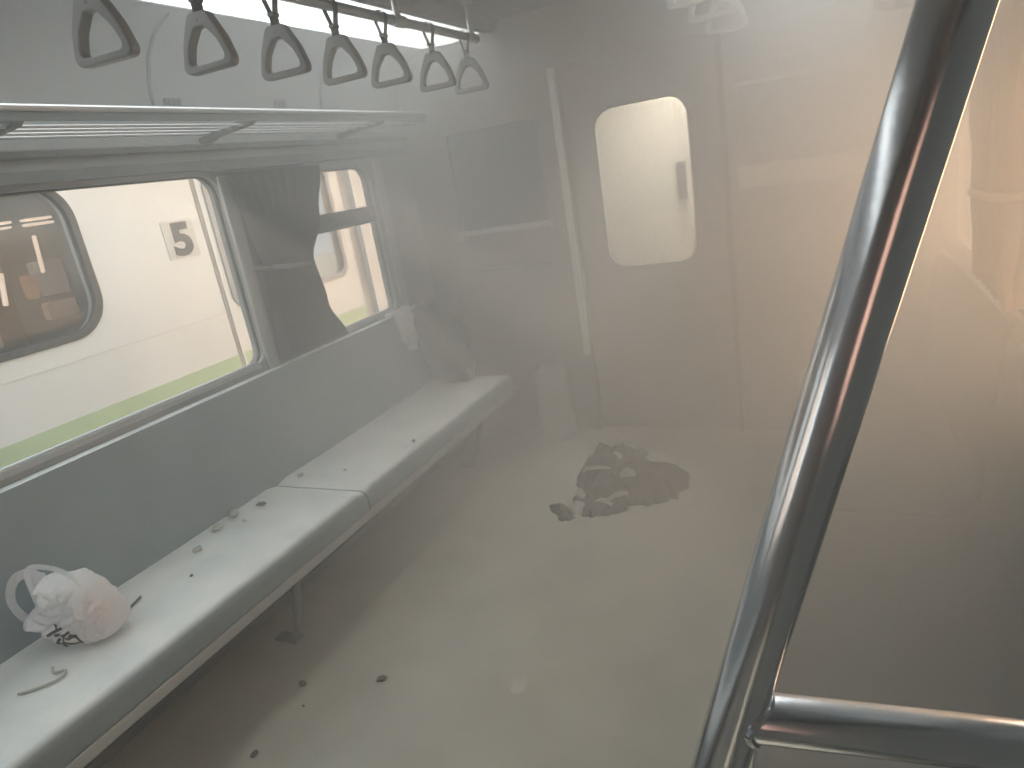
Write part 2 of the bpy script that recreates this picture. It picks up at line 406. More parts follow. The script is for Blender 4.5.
# gangway: bellows walls, and the cream ribbed door of the next carriage
b = new()
for x in (-.62, .62):
    for k in range(6): box(b, x - .03, x + .03, Y1 + .13 + k * .12, Y1 + .20 + k * .12, 0, 2.15)
box(b, -.66, .66, Y1 + .12, 4.42, 2.12, 2.18)
for x in (-.68, .65): box(b, x, x + .03, Y1 + .12, 4.42, 0, 2.15)
struct(obj('wall_gangway', b, M['bellows'], bevel=.01), 'folded rubber bellows of the gangway behind the door')
nd = thing('door_2', 'cream ribbed door of the next carriage with a dark slot', 'door', (0, 4.3, 0)); nd['kind'] = 'structure'
b = new(); box(b, -.65, .65, 4.31, 4.35, 0, 2.12)
x = -.64
while x < .64:
    tube(b, [(x, 4.31, .02), (x, 4.31, 2.1)], .0035, 6); x += .017
obj('ribbed_leaf', b, M['ribbed'], nd)
b = new(); plate(b, rrect(.028, .08, 1.155, 1.375, .004), [rrect(.038, .07, 1.165, 1.365, .003)], lambda u, v, d: Vector((u, 4.295 + d, v)), 0, .02)
box(b, .036, .072, 4.305, 4.312, 1.163, 1.367); box(b, .036, .072, 4.298, 4.31, 1.22, 1.228); box(b, .036, .072, 4.298, 4.31, 1.31, 1.318)
obj('slot_handle', b, M['gasket'], nd, label='dark slot handle')
la = thing('gangway_fill_lamp', 'unseen lamp added on the gangway ceiling to brighten the door window', 'lamp', (.2, 3.95, 2.12))  # added out of sight so the door window looks bright
b = new(); box(b, .05, .50, 3.80, 4.10, 2.095, 2.12); obj('lamp_housing', b, M['alu'], la, bevel=.004)  # housing of the added gangway lamp
b = new(); box(b, .07, .48, 3.82, 4.08, 2.080, 2.0949); obj('diffuser', b, M['gangway_fill'], la, smooth=False)

# ------------------------------------------------------------ windows of the long walls
def window(n, s, w_, bar=None, lab=''):
    y0, y1, z0, z1 = w_
    t = thing('window_%d' % n, lab, 'window', (s * (XW + .03), (y0 + y1) / 2, z0)); t['kind'] = 'structure'
    f = lambda u, v, d: Vector((s * (XW + d), u, v))
    b = new(); plate(b, wloop(y0, y1, z0, z1, -.012), [wloop(y0, y1, z0, z1, .007)], f, .020, .032)
    obj('window_frame', b, M['gasket'], t)
    b = new(); plate(b, wloop(y0, y1, z0, z1, -.004), [], f, .024, .028)
    obj('pane', b, M['glass'], t, smooth=False)
    b = new(); tube(b, [(s * (XW + .012), y0 + .04, z0 + .006), (s * (XW + .012), y1 - .04, z0 + .006)], .008, 8)
    box(b, s * XW - .006, s * XW + .006, y0 + .04, y1 - .04, z0 - .014, z0 - .002)
    box(b, min(s * (XW - .005), s * (XW + .05)), max(s * (XW - .005), s * (XW + .05)), y0 + .05, y1 - .05, z0 - .002, z0 + .004)
    obj('window_sill', b, M['alu'], t, label='bright aluminium sill strip')
    if bar:
        b = new(); box(b, min(s * (XW + .01), s * (XW + .05)), max(s * (XW + .01), s * (XW + .05)), y0, y1, bar[0], bar[1])
        box(b, min(s * (XW + .0), s * (XW + .05)), max(s * (XW + .0), s * (XW + .05)), y0, y1, bar[0] - .004, bar[0] + .012)
        obj('crossbar', b, M['frame_grey'], t, bevel=.006)
    return t
window(5, -1, WIN_L[0], lab='unseen side window added behind the camera on the left to brighten the pole')  # added so the pole mirrors a lighter left side
window(1, -1, WIN_L[1], lab='large rounded side window left of the grey curtain')
window(2, -1, WIN_L[2], (1.35, 1.43), lab='narrow two-part side window right of the grey curtain')
window(3, 1, WIN_R[1], lab='sunlit side window at the right edge')
window(4, 1, WIN_R[2], lab='side window behind the leaning steel pole')
wb = window(6, 1, WIN_R[0], lab='unseen side window added behind the camera to streak the pole')
b = new(); sheet(b, lambda u, v: Vector((XW - .012 + .0015 * math.sin(v * 60), -1.82 + 1.24 * u, 1.66 - .70 * v)), 4, 40, .002)  # drawn sheet added to give the pole a lilac streak
obj('streak_blind', b, M['added_blind'], wb)
# aluminium upright beside window 2, moulding under the racks
b = new(); box(b, -XW, -XW + .02, 3.10, 3.16, .86, 1.64); struct(obj('trim_11', b, M['alu'], bevel=.005), 'pale upright strip right of the narrow window')
b = new(); box(b, -XW, -XW + .016, 2.055, 2.12, .86, 1.64); struct(obj('trim_12', b, M['alu'], bevel=.005), 'pale upright between the left window and the curtain')
for s, n in ((-1, 13), (1, 14)):
    b = new()
    extrude_y(b, [(s * XW, 1.735), (s * (XW - .02), 1.74), (s * (XW - .024), 1.757), (s * XW, 1.765)], Y0, Y1)
    extrude_y(b, [(s * XW, 1.665), (s * (XW - .028), 1.668), (s * (XW - .03), 1.70), (s * XW, 1.705)], Y0, Y1)
    struct(obj('trim_%d' % n, b, M['frame_grey']), 'moulding that runs along the wall above the windows')

# ------------------------------------------------------------ ceiling lamps
for s, side in ((-1, 'left'), (1, 'right')):
    y0, y1 = (-2.0, 3.42) if s < 0 else (.3, 3.42)
    t = thing('ceiling_lamp', ('long' if s < 0 else 'shorter') + ' white fluorescent ceiling lamp above the %s bench' % side, 'lamp', (s * .87, 1.6, 2.19))
    b = new(); extrude_y(b, [(s * .672, 2.20), (s * .672, 2.15), (s * .69, 2.15), (s * .70, 2.19), (s * 1.05, 2.19), (s * 1.055, 2.155), (s * 1.068, 2.155), (s * 1.068, 2.20)], y0, y1 + .01)
    obj('lamp_housing', b, M['ceiling'], t)
    b = new(); prof = [(s * (.692 + .36 * k / 12), 2.158 - .012 * math.sin(PI * k / 12)) for k in range(13)] + [(s * 1.052, 2.17), (s * .692, 2.17)]
    extrude_y(b, prof, y0, y1)
    obj('diffuser', b, M['lamp'], t)

# ------------------------------------------------------------ luggage racks
def rack(s, side):
    t = thing('luggage_rack', 'steel luggage rack of thin rods above the %s windows' % side, 'luggage rack', (s * 1.15, 1.3, 1.79))
    y0, y1 = -2.0, 3.25
    b = new(); tube(b, [(s * 1.01, y0, 1.829), (s * 1.01, y1, 1.829)], .011, 14); obj('front_rail', b, M['steel'], t)
    b = new(); extrude_y(b, [(s * 1.004, 1.796), (s * 1.012, 1.796), (s * 1.014, 1.82), (s * 1.006, 1.82)], y0, y1); obj('front_fascia', b, M['frame_grey'], t)
    for x in (1.055, 1.11, 1.17, 1.23):
        b = new(); tube(b, [(s * x, y0, 1.790), (s * x, y1, 1.790)], .0055, 10); obj('rod', b, M['steel'], t)
    for y in (-.45, .38, 1.21, 2.04, 2.88):
        b = new(); extrude_pts = [(s * 1.288, 1.745), (s * 1.288, 1.783), (s * 1.02, 1.815), (s * 1.006, 1.80), (s * 1.03, 1.785), (s * 1.2, 1.772)]
        extrude_y(b, extrude_pts, y - .014, y + .014); obj('bracket', b, M['dark_metal'], t, bevel=.003)
    return t
rack(-1, 'left'); rack(1, 'right')
# small dark marks on the cove above the left rack
for y, z, wd in ((1.92, 1.905, .075), (2.49, 1.918, .07)):
    b = new()
    f = lambda u, v, d: Vector((-XW + .002 + d, y + u, z + v))
    plate(b, rrect(-.004, wd, -.022, .022, .004), [], f, 0, .002)
    o = obj('seat_number_sticker', b, M['frame_grey'], None, smooth=False)
    tag(o, 'small dark sticker on the wall above the rack, %s' % ('left of the pair' if y < 2.2 else 'right of the pair'), 'sticker', 'wall stickers above the left rack')
    b = new()
    for (u0, u1, v0, v1) in ((0, .008, -.002, .018), (0, .026, -.004, .004), (.018, .026, -.018, .018), (.038, .066, .010, .016), (.038, .044, -.016, .016), (.060, .066, -.016, .016), (.038, .066, -.016, -.010), (.038, .066, -.003, .003)):
        box(b, -XW + .0041, -XW + .0055, y + u0, y + u1, z + v0, z + v1)
    obj('digits', b, M['digit'], o, smooth=False)

# ------------------------------------------------------------ strap rails and hanging straps
for s, side in ((-1, 'left'), (1, 'right')):
    t = thing('handrail', 'steel strap rail below the ceiling on the %s side' % side, 'handrail', (s * .53, 1.5, 2.05))
    b = new(); tube(b, [(s * .53, -1.9, 2.05), (s * .53, 2.98, 2.05)], .016, 16); obj('rail', b, M['steel'], t)
    for y in (-.1, 1.18, 2.36, 2.95):
        b = new(); tube(b, [(s * .53, y, 2.05), (s * .53, y, 2.197)], .013, 12)
        tube(b, [(s * .53, y - .035, 2.05), (s * .53, y + .035, 2.05)], .021, 14)
        tube(b, [(s * .53, y, 2.185), (s * .53, y, 2.199)], .028, 14); obj('hanger', b, M['steel'], t)
def strap(x, y, label, grp):
    t = thing('hanging_strap', label, 'strap handle', (x, y, 2.05), grp)
    # webbing loop round the rail
    b = new()
    loop = [(x - .005, y, 1.945), (x - .006, y, 1.99), (x - .019, y, 2.035)] + [(x - .0215 * math.cos(a), y, 2.05 + .0215 * math.sin(a)) for a in [PI * k / 8 for k in range(9)]] + [(x + .019, y, 2.035), (x + .006, y, 1.99), (x + .005, y, 1.945)]
    g = [[b.verts.new(Vector(p) + Vector((0, dy, 0))) for dy in (-.014, .014)] for p in loop]
    fs = [b.faces.new((g[i][0], g[i][1], g[i + 1][1], g[i + 1][0])) for i in range(len(g) - 1)]
    bmesh.ops.solidify(b, geom=fs, thickness=.003)
    obj('strap', b, M['strap'], t)
    b = new(); box(b, x - .011, x + .011, y - .016, y + .016, 1.985, 1.996); obj('buckle', b, M['dark_metal'], t, bevel=.003)
    # rounded triangular grip
    out_ = rpoly([(-.082, 0), (.082, 0), (.062, .070), (.028, .134), (-.028, .134), (-.062, .070)], [.018, .018, .05, .018, .018, .05], 5)
    inn = rpoly([(-.060, .017), (.060, .017), (.043, .064), (.013, .100), (-.013, .100), (-.043, .064)], [.012, .012, .05, .012, .012, .05], 5)
    b = new(); plate(b, out_, [inn], lambda u, v, d: Vector((x + u, y + d, 1.830 + v)), -.0145, .0145)
    obj('grip', b, M['handle'], t, bevel=.0035)
    b = new(); tube(b, [(x, y - .015, 1.945), (x, y + .015, 1.945)], .0035, 8); obj('pin', b, M['dark_metal'], t)
    return t
first = strap(-.53, 1.13, 'x', 'hanging straps on the left rail')
ords = ['nearest and leftmost', 'second from the left', 'third from the left', 'fourth and middle one', 'fifth from the left', 'sixth from the left', 'seventh, farthest and faintest']
for i, y in enumerate((1.13, 1.425, 1.695, 1.965, 2.245, 2.57, 2.87)):
    o = first if i == 0 else copy_tree(first)
    o.location.y = y
    o['label'] = 'grey triangular strap handle on the left rail, ' + ords[i]
    o.rotation_euler.x = math.radians([1.5, -1, .5, 2, -1.5, 1, -.5][i]); o.rotation_euler.z = math.radians([9, 5, 8, 5, 8, 4, 9][i])
for i, y in enumerate((2.17, 2.51, 2.86)):
    o = copy_tree(first); o.location = (.53, y, 2.05)
    for ch in o.children:
        if ch.name.startswith('grip'):
            if i == 0: highlight_me = ch.data.copy(); highlight_me.materials[0] = M['white_paint']  # white grips stand in for the lamp's highlight on them
            ch.data = highlight_me; o['group'] = 'hanging straps on the right rail'
    o.rotation_euler = (math.radians([2, -2, 1][i]), 0, math.radians([-4, 3, 6][i]))
    o['label'] = 'strap handle whitened for lamp highlight, high over the gangway door, ' + ('leftmost of the three', 'middle of the three', 'rightmost of the three')[i]

# ------------------------------------------------------------ benches
def bench_side(s, side, seams, backs, yend):
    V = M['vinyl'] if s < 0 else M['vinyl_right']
    t = thing('bench_seat', 'long blue-grey dusty bench under the %s windows' % side, 'bench', (s * 1.0, 1.2, 0))
    edges = seams; XF = .755 if s < 0 else .715
    for a, c in zip(edges[:-1], edges[1:]):
        prof = rpoly([(s * XF, .335), (s * XF, .43), (s * 1.215, .43), (s * 1.215, .335)], [.018, .034, .012, .01], 6)
        n = max(4, int((c - a) / .05)); b = new()
        def fn(x, y, z):
            e = min(y - a, c - y)
            k = 0 if e > .03 else -.017 * (1 - e / .03) ** 2
            if z > .38: z += k + .004 * nz(x * 4, y * 4, 1)
            return (x, y, z)
        extrude_y(b, [(p.x, p.y) for p in prof], a + .003, c - .003, n, fn)
        obj('seat_cushion', b, V, t)
    for (a, c, ztop, rad) in backs:
        # backrest as a plate with rounded corners, thickness tapering upward
        b = new(); nv, nu = 14, max(6, int((c - a) / .05))
        out_ = rpoly([(a, .40), (c, .40), (c, ztop), (a, ztop)], [0, 0, rad, rad if rad < .1 else .03], 10)
        plate(b, out_, [], lambda u, v, d: Vector((s * (XW - .004 - d * (1 if v < .45 else (1 - .55 * (v - .45) / .45))), u, v)), 0, .085)
        o = obj('backrest', b, V, t, bevel=.019); o.modifiers['bevel'].segments = 4
    b = new(); box(b, *(sorted((s * .765, s * .775))), edges[0], yend, .300, .334); box(b, *(sorted((s * .775, s * .80))), edges[0], yend, .300, .306)
    obj('front_rail', b, M['alu'], t, bevel=.003, label='pale metal strip under the cushion front')
    b = new(); box(b, *(sorted((s * .80, s * 1.28))), edges[0], yend, .315, .334); obj('seat_base', b, M['dark_metal'], t, smooth=False)
    for y in (-.1, 1.49, 2.95):
        b = new(); tube(b, [(s * .80, y, .315), (s * .83, y, .28), (s * .90, y, .05), (s * .925, y, .006)], .014, 10)
        box(b, *(sorted((s * .90, s * 1.0))), y - .022, y + .022, 0.0005, .010); obj('leg', b, M['handle'], t)
    b = new(); box(b, *(sorted((s * 1.10, s * 1.27))), edges[0], yend - .05, .02, .27)
    for k in range(9): box(b, *(sorted((s * 1.092, s * 1.10))), edges[0] + .1, yend - .15, .05 + k * .022, .06 + k * .022)
    obj('heater_cover', b, M['dark_metal'], t, bevel=.004)
    return t
bench_side(-1, 'left', [-1.95, .0, 1.853, 3.24], [(-1.95, 3.30, .855, .03)], 3.24)
bench_side(1, 'right', [.46, 1.908, 3.24], [(.46, 1.955, .955, .32), (1.965, 3.30, .93, .20)], 3.24)

# ------------------------------------------------------------ leaning steel guard pole with crossbar
t = thing('guard_pole', 'polished steel grab pole leaning across the right foreground', 'pole', (.74, .34, .33))
P0 = Vector((.9186, .4074, 1.5079)); P1 = Vector((.7889, .3582, 1.0696)); dP = (P1 - P0)
top = P0 - dP * .70; low = P0 + dP * 1.42
b = new()
pts = [top, P0 - dP * .35, P0, P0 + dP * .5, P1, low] + bezier(low, low + dP * .35, (.735, .31, .62), 8)[1:] + [Vector((.735, .31, .5)), Vector((.735, .31, .002))]
tube(b, pts, .017, 40)
obj('pole', b, M['chrome'], t)
b = new(); tube(b, [top + Vector((-.0, -.03, 0)), top + Vector((0, .03, 0))], .024, 20); obj('rail_clamp', b, M['steel'], t)
Q0 = P0 + dP * .902; Qd = Vector((.1562, .0402, -.0246)).normalized()
b = new(); tube(b, [Q0, Q0 + Qd * .16, Q0 + Qd * .472], .016, 36); obj('crossbar', b, M['chrome'], t)
# weld bead where the crossbar joins
b = new(); side = Qd.cross(Vector((0, 0, 1))).normalized(); upv = side.cross(Qd)
n_ = dP.normalized(); ring = []
perp = lambda q: q - n_ * q.dot(n_)
for k in range(41):
    a = 2 * PI * k / 40; off = side * math.cos(a) * .0162 + upv * math.sin(a) * .0162
    A_ = perp(Qd); B_ = perp(off); aa = A_.dot(A_); bb = 2 * A_.dot(B_); cc = B_.dot(B_) - .0172 ** 2
    ring.append(Q0 + off + Qd * ((-bb + math.sqrt(max(0, bb * bb - 4 * aa * cc))) / (2 * aa)))
tube(b, ring, .0028, 8, caps=False); obj('weld_bead', b, M['chrome'], t)
b = new(); tube(b, [(.735, .31, .0005), (.735, .31, .012)], .04, 24); obj('floor_flange', b, M['steel'], t)

# ------------------------------------------------------------ curtains
def curtain(s, ya, m, label, rows, folds=9, seed=0, hem=True):
    """rows: (z, y_left, y_right) from top to bottom"""
    t = thing('curtain', label, 'curtain', (s * (XW - .05), (rows[0][1] + rows[0][2]) / 2, rows[-1][0]))
    def at(v):
        z = rows[0][0] + (rows[-1][0] - rows[0][0]) * v
        for (za, a0, a1), (zb, b0, b1) in zip(rows[:-1], rows[1:]):
            if zb <= z <= za + 1e-6:
                k = (za - z) / (za - zb); k = k * k * (3 - 2 * k); return z, a0 + (b0 - a0) * k, a1 + (b1 - a1) * k
        return z, rows[-1][1], rows[-1][2]
    def fn(u, v):
        z, l, r = at(v); wdt = (r - l)
        ph = u * folds * 2 * PI + .8 * math.sin(v * 3 + seed) + 1.5 * nz(u * 3, v * 2, seed)
        amp = .024 + .010 * (1 - wdt / .6)
        x = XW - .048 - amp * math.sin(ph) - .008 * nz(u * 6, v * 5, seed + 5)
        return Vector((s * x, l + wdt * u + .006 * math.cos(ph), z))
    b = new(); sheet(b, fn, 110, 40, .002); obj('cloth', b, m, t)
    b = new(); tube(b, [(s * (XW - .045), rows[0][1] - .05, rows[0][0] + .012), (s * (XW - .045), rows[0][2] + .05, rows[0][0] + .012)], .007, 10); obj('curtain_rail', b, M['dark_metal'], t)
    return t, at
t, at = curtain(-1, 0, M['curtain'], 'grey pleated curtain tied between the two left windows',
        [(1.648, 2.07, 2.60), (1.43, 2.10, 2.52), (1.25, 2.14, 2.42), (1.05, 2.13, 2.46), (.875, 2.11, 2.56)], 9, 1.3)
b = new()
tube(b, [(-XW + .01, 2.12, 1.27), (-XW + .075, 2.16, 1.262), (-XW + .085, 2.25, 1.25), (-XW + .08, 2.36, 1.235), (-XW + .03, 2.435, 1.225), (-XW + .008, 2.44, 1.224)], .011, 10, flat=(1, 1.0)); obj('tie_band', b, M['curtain'], t)
t, at = curtain(1, 0, M['curtain_warm'], 'sunlit beige curtain tied back at the right edge',
        [(1.648, 1.80, 2.46), (1.45, 1.83, 2.44), (1.22, 1.90, 2.36), (1.08, 1.86, 2.33), (.99, 1.82, 2.30)], 8, 4.1)
b = new()
tube(b, [(XW - .01, 1.88, 1.24), (XW - .078, 1.92, 1.235), (XW - .085, 2.10, 1.225), (XW - .075, 2.30, 1.215), (XW - .01, 2.37, 1.21)], .012, 10); obj('tie_band', b, M['curtain_warm'], t)

# ------------------------------------------------------------ white carrier bag with a red package, on the left bench
bag = thing('plastic_bag', 'white carrier bag with black print and red contents on the left bench', 'plastic bag', (-1.05, .95, .43))
U = Vector((.914, .406, 0)).normalized(); Wd = Vector((.406, -.914, 0)).normalized()      # Wd faces the camera
BC = Vector((-1.062, .925, .432))
def bagpt(u, v, d): return BC + U * u + Vector((0, 0, v)) + Wd * d
# closed pouch outline in (u, height); u along the bag, metres
OUT = rpoly([(-.125, .100), (-.109, .068), (-.076, .044), (-.036, .014), (.0, .0), (.06, .0), (.105, .004), (.134, .030), (.136, .062), (.116, .120), (.088, .165), (.040, .200), (.012, .196), (-.020, .190), (-.056, .205), (-.060, .150), (-.066, .122), (-.10, .112)], [.02] * 18, 3)
_o = []
for i_ in range(len(OUT)):
    a_, q_ = OUT[i_], OUT[(i_ + 1) % len(OUT)]; n_s = max(1, round((q_ - a_).length / .004))
    _o += [a_.lerp(q_, k_ / n_s) for k_ in range(n_s)]
OUT = _o
def inside_dist(u, v):
    best = 9; c = False; n = len(OUT)
    for i in range(n):
        a, q = OUT[i], OUT[i - 1]
        e = q - a; p = Vector((u, v)) - a; k = max(0, min(1, p.dot(e) / max(e.dot(e), 1e-12))); best = min(best, (p - e * k).length)
        if (a.y > v) != (q.y > v) and u < (q.x - a.x) * (v - a.y) / (q.y - a.y) + a.x: c = not c
    return best if c else 0
def bag_depth(u, v):
    d = inside_dist(u, v)
    t_ = min(1, d / .045); base = .060 * math.sqrt(max(0, 1 - (1 - t_) ** 2))
    fade = min(1, d / .012)
    wr = .010 * abs(math.sin(46 * u + 30 * v + 8 * nz(u * 9, v * 9, 2))) + .014 * nz(u * 24, v * 15, 4) + .009 * abs(nz(u * 55, v * 40, 7)) + .008 * abs(math.sin(60 * v - 35 * u + 5 * nz(u * 12, v * 12, 6)))
    return max(0, base + wr * fade)
b = new(); N1, N2 = 96, 66
grid = {}
cen = Vector((.015, .09)); rings = 26
loopN = len(OUT)
def lerp(a, q, t): return a + (q - a) * t
front = [[None] * loopN for _ in range(rings + 1)]; back = [[None] * loopN for _ in range(rings + 1)]
for j in range(rings):
    k = 1 - j / rings
    for i in range(loopN):
        p = lerp(cen, OUT[i], k); d = bag_depth(p.x, p.y)
        front[j][i] = b.verts.new(bagpt(p.x, p.y, d if j else 0))
        back[j][i] = front[j][i] if j == 0 else b.verts.new(bagpt(p.x, p.y, -.75 * d))
fc = b.verts.new(bagpt(cen.x, cen.y, bag_depth(cen.x, cen.y))); bc = b.verts.new(bagpt(cen.x, cen.y, -.75 * bag_depth(cen.x, cen.y)))
for L, c0 in ((front, fc), (back, bc)):
    for j in range(rings - 1):
        for i in range(loopN):
            i2 = (i + 1) % loopN; b.faces.new((L[j][i], L[j][i2], L[j + 1][i2], L[j + 1][i]))
    for i in range(loopN): b.faces.new((L[rings - 1][i], L[rings - 1][(i + 1) % loopN], c0))
bmesh.ops.remove_doubles(b, verts=b.verts, dist=.0002)
obj('pouch', b, M['film'], bag)
# open mouth flap folding to the left, and two loop handles
def ribbon(pts, widths, m, name, thick=.0015, wdir=None):
    b = new(); g = []
    for i, p in enumerate(pts):
        p = Vector(p); d = (Vector(pts[min(i + 1, len(pts) - 1)]) - Vector(pts[max(0, i - 1)])).normalized()
        s_ = d.cross(wdir or Wd).normalized() * widths[i] / 2 if wdir is None else wdir * widths[i] / 2
        g.append((b.verts.new(p - s_), b.verts.new(p + s_)))
    fs = [b.faces.new((g[i][0], g[i][1], g[i + 1][1], g[i + 1][0])) for i in range(len(g) - 1)]
    bmesh.ops.solidify(b, geom=fs, thickness=thick); return obj(name, b, m, bag)
def smooth_path(P, n=6):
    o = []
    P = [Vector(p) for p in P]
    for i in range(len(P) - 1):
        p0, p1, p2, p3 = P[max(i - 1, 0)], P[i], P[i + 1], P[min(i + 2, len(P) - 1)]
        for k in range(n):
            t = k / n; o.append(.5 * ((2 * p1) + (p2 - p0) * t + (2 * p0 - 5 * p1 + 4 * p2 - p3) * t * t + (3 * p1 - p0 - 3 * p2 + p3) * t ** 3))
    o.append(P[-1]); return o
h1 = smooth_path([bagpt(-.09, .080, .03), bagpt(-.118, .108, .035), bagpt(-.136, .150, .03), bagpt(-.130, .190, .02), bagpt(-.110, .214, .01), bagpt(-.085, .216, .0), bagpt(-.062, .200, .0), bagpt(-.055, .15, .01)])
ribbon(h1, [.036 - .010 * math.sin(PI * i / (len(h1) - 1)) for i in range(len(h1))], M['film'], 'handle')
h2 = smooth_path([bagpt(-.048, .14, .050), bagpt(-.053, .18, .045), bagpt(-.060, .225, .035), bagpt(-.046, .245, .028), bagpt(-.012, .238, .024), bagpt(.022, .222, .024), bagpt(.05, .196, .026), bagpt(.065, .165, .04)])
ribbon(h2, [.022 - .006 * math.sin(PI * i / (len(h2) - 1)) for i in range(len(h2))], M['film'], 'handle')
b = new()
def flap(u, v):
    uu = -.122 + .070 * u; vv = .085 + .125 * v - .01 * u
    return bagpt(uu, vv, -.035 + .012 * nz(u * 3, v * 3, 8) + .02 * u)
sheet(b, flap, 14, 18, .0012); obj('rear_panel', b, M['film'], bag)
b = new()
blob(b, BC + U * .062 + Vector((0, 0, .066)) + Wd * .002, (.046, .026, .046), .10, 1.6, 3, seed=2.0)
obj('red_package', b, M['red_pack'], bag, label='red package showing through the film')
# printed strokes on the front
b = new()
def stroke(pts, wd):
    for (a, c) in zip(pts[:-1], pts[1:]):
        a, c = Vector(a), Vector(c); n = max(2, int((c - a).length / .006)); dn = (c - a).normalized(); pn = Vector((-dn.y, dn.x)) * wd / 2
        prev = None
        for k in range(n + 1):
            p = a.lerp(c, k / n); q = [p - pn, p + pn]
            vs = [b.verts.new(bagpt(x.x, x.y, max(bag_depth(x.x, x.y), bag_depth(p.x, p.y)) + .003)) for x in q]
            if prev: b.faces.new((prev[0], prev[1], vs[1], vs[0]))
            prev = vs
SX, SZ = .0, .042
def S(*p): return [(SX + x * 1.15, SZ + y * 1.2) for x, y in p]
for pts in (S((-.030, .018), (.018, .036)), S((-.010, .040), (.002, .026)), S((-.016, .014), (.028, .022)), S((.004, .020), (.012, -.014)), S((-.004, .006), (-.022, -.012)),
            S((.014, .010), (.036, .006)), S((.012, .0), (.030, -.018)), S((.026, .016), (.046, -.012)), S((-.018, -.004), (-.004, -.020)), S((-.052, -.006), (-.030, -.012))):
    stroke(pts, .0080)
obj('printed_lettering', b, M['ink'], bag, smooth=False, label='black brush-like characters')

# ------------------------------------------------------------ items at the far end of the left bench
b = new()
v = blob(b, (-1.09, 3.15, .615), (.140, .120, .235), .30, 2.2, 4, flat_z=.436, seed=3.0)
for q in v:
    if q.co.x < -1.19: q.co.x = -1.19 - .0005
    k = (q.co.z - .62); q.co.x -= .20 * k
    q.co.x = max(q.co.x, -1.20 - max(0, (q.co.z - .45)) * .04)
t = thing('slumped_bag', 'dark grey bag slumped against the far end of the backrest', 'bag', (-1.08, 3.09, .434))
obj('bag_body', b, M['dark_bag'], t)
b = new(); tube(b, smooth_path([(-1.16, 3.10, .78), (-1.13, 3.10, .84), (-1.11, 3.14, .86), (-1.13, 3.19, .84), (-1.16, 3.21, .78)], 5), .008, 8); obj('handle', b, M['dark_bag'], t)
# crumpled white cloth hung over the backrest top
b = new()
def cloth(u, v):
    y = 2.87 + .19 * u + .02 * nz(u * 4, v * 4, 1)
    s_ = v
    if s_ < .25: x = -1.275 + .05 * s_ / .25; z = .875 + .01 * math.sin(s_ * 8)
    else: x = -1.220 + .02 * (s_ - .25); z = .875 - (s_ - .25) * (.24 - .05 * math.sin(u * PI * 2.2))
    k = .018 * math.sin(u * 19 + 3 * nz(u * 5, v * 3, 3)) + .014 * nz(u * 9, v * 8, 5)
    yy = y + (.055 * (.5 - u)) * v * 1.5
    return Vector((x + .024 + k, yy, z + .012 * nz(u * 8, v * 8, 9)))
sheet(b, cloth, 44, 34, .003)
o = tag(obj('crumpled_cloth', b, M['white_cloth']), 'pale crumpled cloth hung over the far backrest top', 'cloth'); origin_to(o, (-1.22, 2.96, .86))
# pale bag standing on the floor by the bench end
b = new()
def palebag(u, v):
    a = 2 * PI * u; rx = .105 * (1 - .22 * v) ; ry = .075 * (1 - .35 * v)
    k = 1 + .12 * math.sin(a * 5 + v * 3) * v + .15 * nz(math.cos(a) * 2, math.sin(a) * 2, v * 3)
    z = .002 + .43 * v + .02 * math.sin(a * 3) * v
    cx = -.575 + .0 * v
    if v < .06: k *= .85 + 2.5 * v
    return Vector((cx + rx * k * math.cos(a), 3.345 + ry * k * math.sin(a) * .9, z))
sheet(b, palebag, 60, 30, 0)
bmesh.ops.remove_doubles(b, verts=b.verts, dist=.0005)
bot = [e for e in b.edges if e.is_boundary and e.verts[0].co.z < .03]
if bot: bmesh.ops.holes_fill(b, edges=bot, sides=0)
o = tag(obj('rubbish_bag', b, M['film_dusty']), 'pale open plastic bag standing on the floor at the bench end', 'bag'); origin_to(o, (-.575, 3.345, 0))

# ------------------------------------------------------------ heap of burnt rubbish on the floor
def heap(name, cx, cy, rx, ry, h, m, label, cat, seed, rough=.5, group=None, rot=0, n=60, pw=2.2, z0=.001):
    b = new(); ca, sa = math.cos(rot), math.sin(rot)
    def fn(u, v):
        a = 2 * PI * u; r = v
        er = 1 + .22 * noise.noise(Vector((math.cos(a) * 1.6, math.sin(a) * 1.6, seed))) + .22 * noise.noise(Vector((math.cos(a) * 4.5, math.sin(a) * 4.5, seed + 3))) + .10 * noise.noise(Vector((math.cos(a) * 12, math.sin(a) * 12, seed + 8)))
        x = rx * r * er * math.cos(a); y = ry * r * er * math.sin(a)
        f = max(0, 1 - r ** pw)
        rg = 1 - abs(noise.noise(Vector((x * 16, y * 16, seed)))) * 2
        z = h * f ** .6 * (1 + rough * (noise.noise(Vector((x * 7, y * 7, seed + 5))) + .6 * (rg - .5) + .3 * noise.noise(Vector((x * 40, y * 40, seed)))))
        return Vector((cx + x * ca - y * sa, cy + x * sa + y * ca, max(z, 0) + z0))
    sheet(b, fn, n, max(10, n // 2), 0)
    bmesh.ops.remove_doubles(b, verts=b.verts, dist=.0004)
    be = [e for e in b.edges if e.is_boundary]
    if be: bmesh.ops.holes_fill(b, edges=be, sides=0)
    o = obj(name, b, m); tag(o, label, cat, group); origin_to(o, (cx, cy, z0)); return o
heap('burnt_bag', .075, 2.80, .165, .19, .085, M['char'], 'smooth dark burnt bag, right half of the floor heap', 'burnt bag', 11.0, .28, rot=.3, n=90)
heap('burnt_clothes', -.13, 2.93, .165, .24, .085, M['char2'], 'crumpled sooty clothes, back left of the floor heap', 'burnt clothes', 4.0, .75, rot=-.2, n=110)
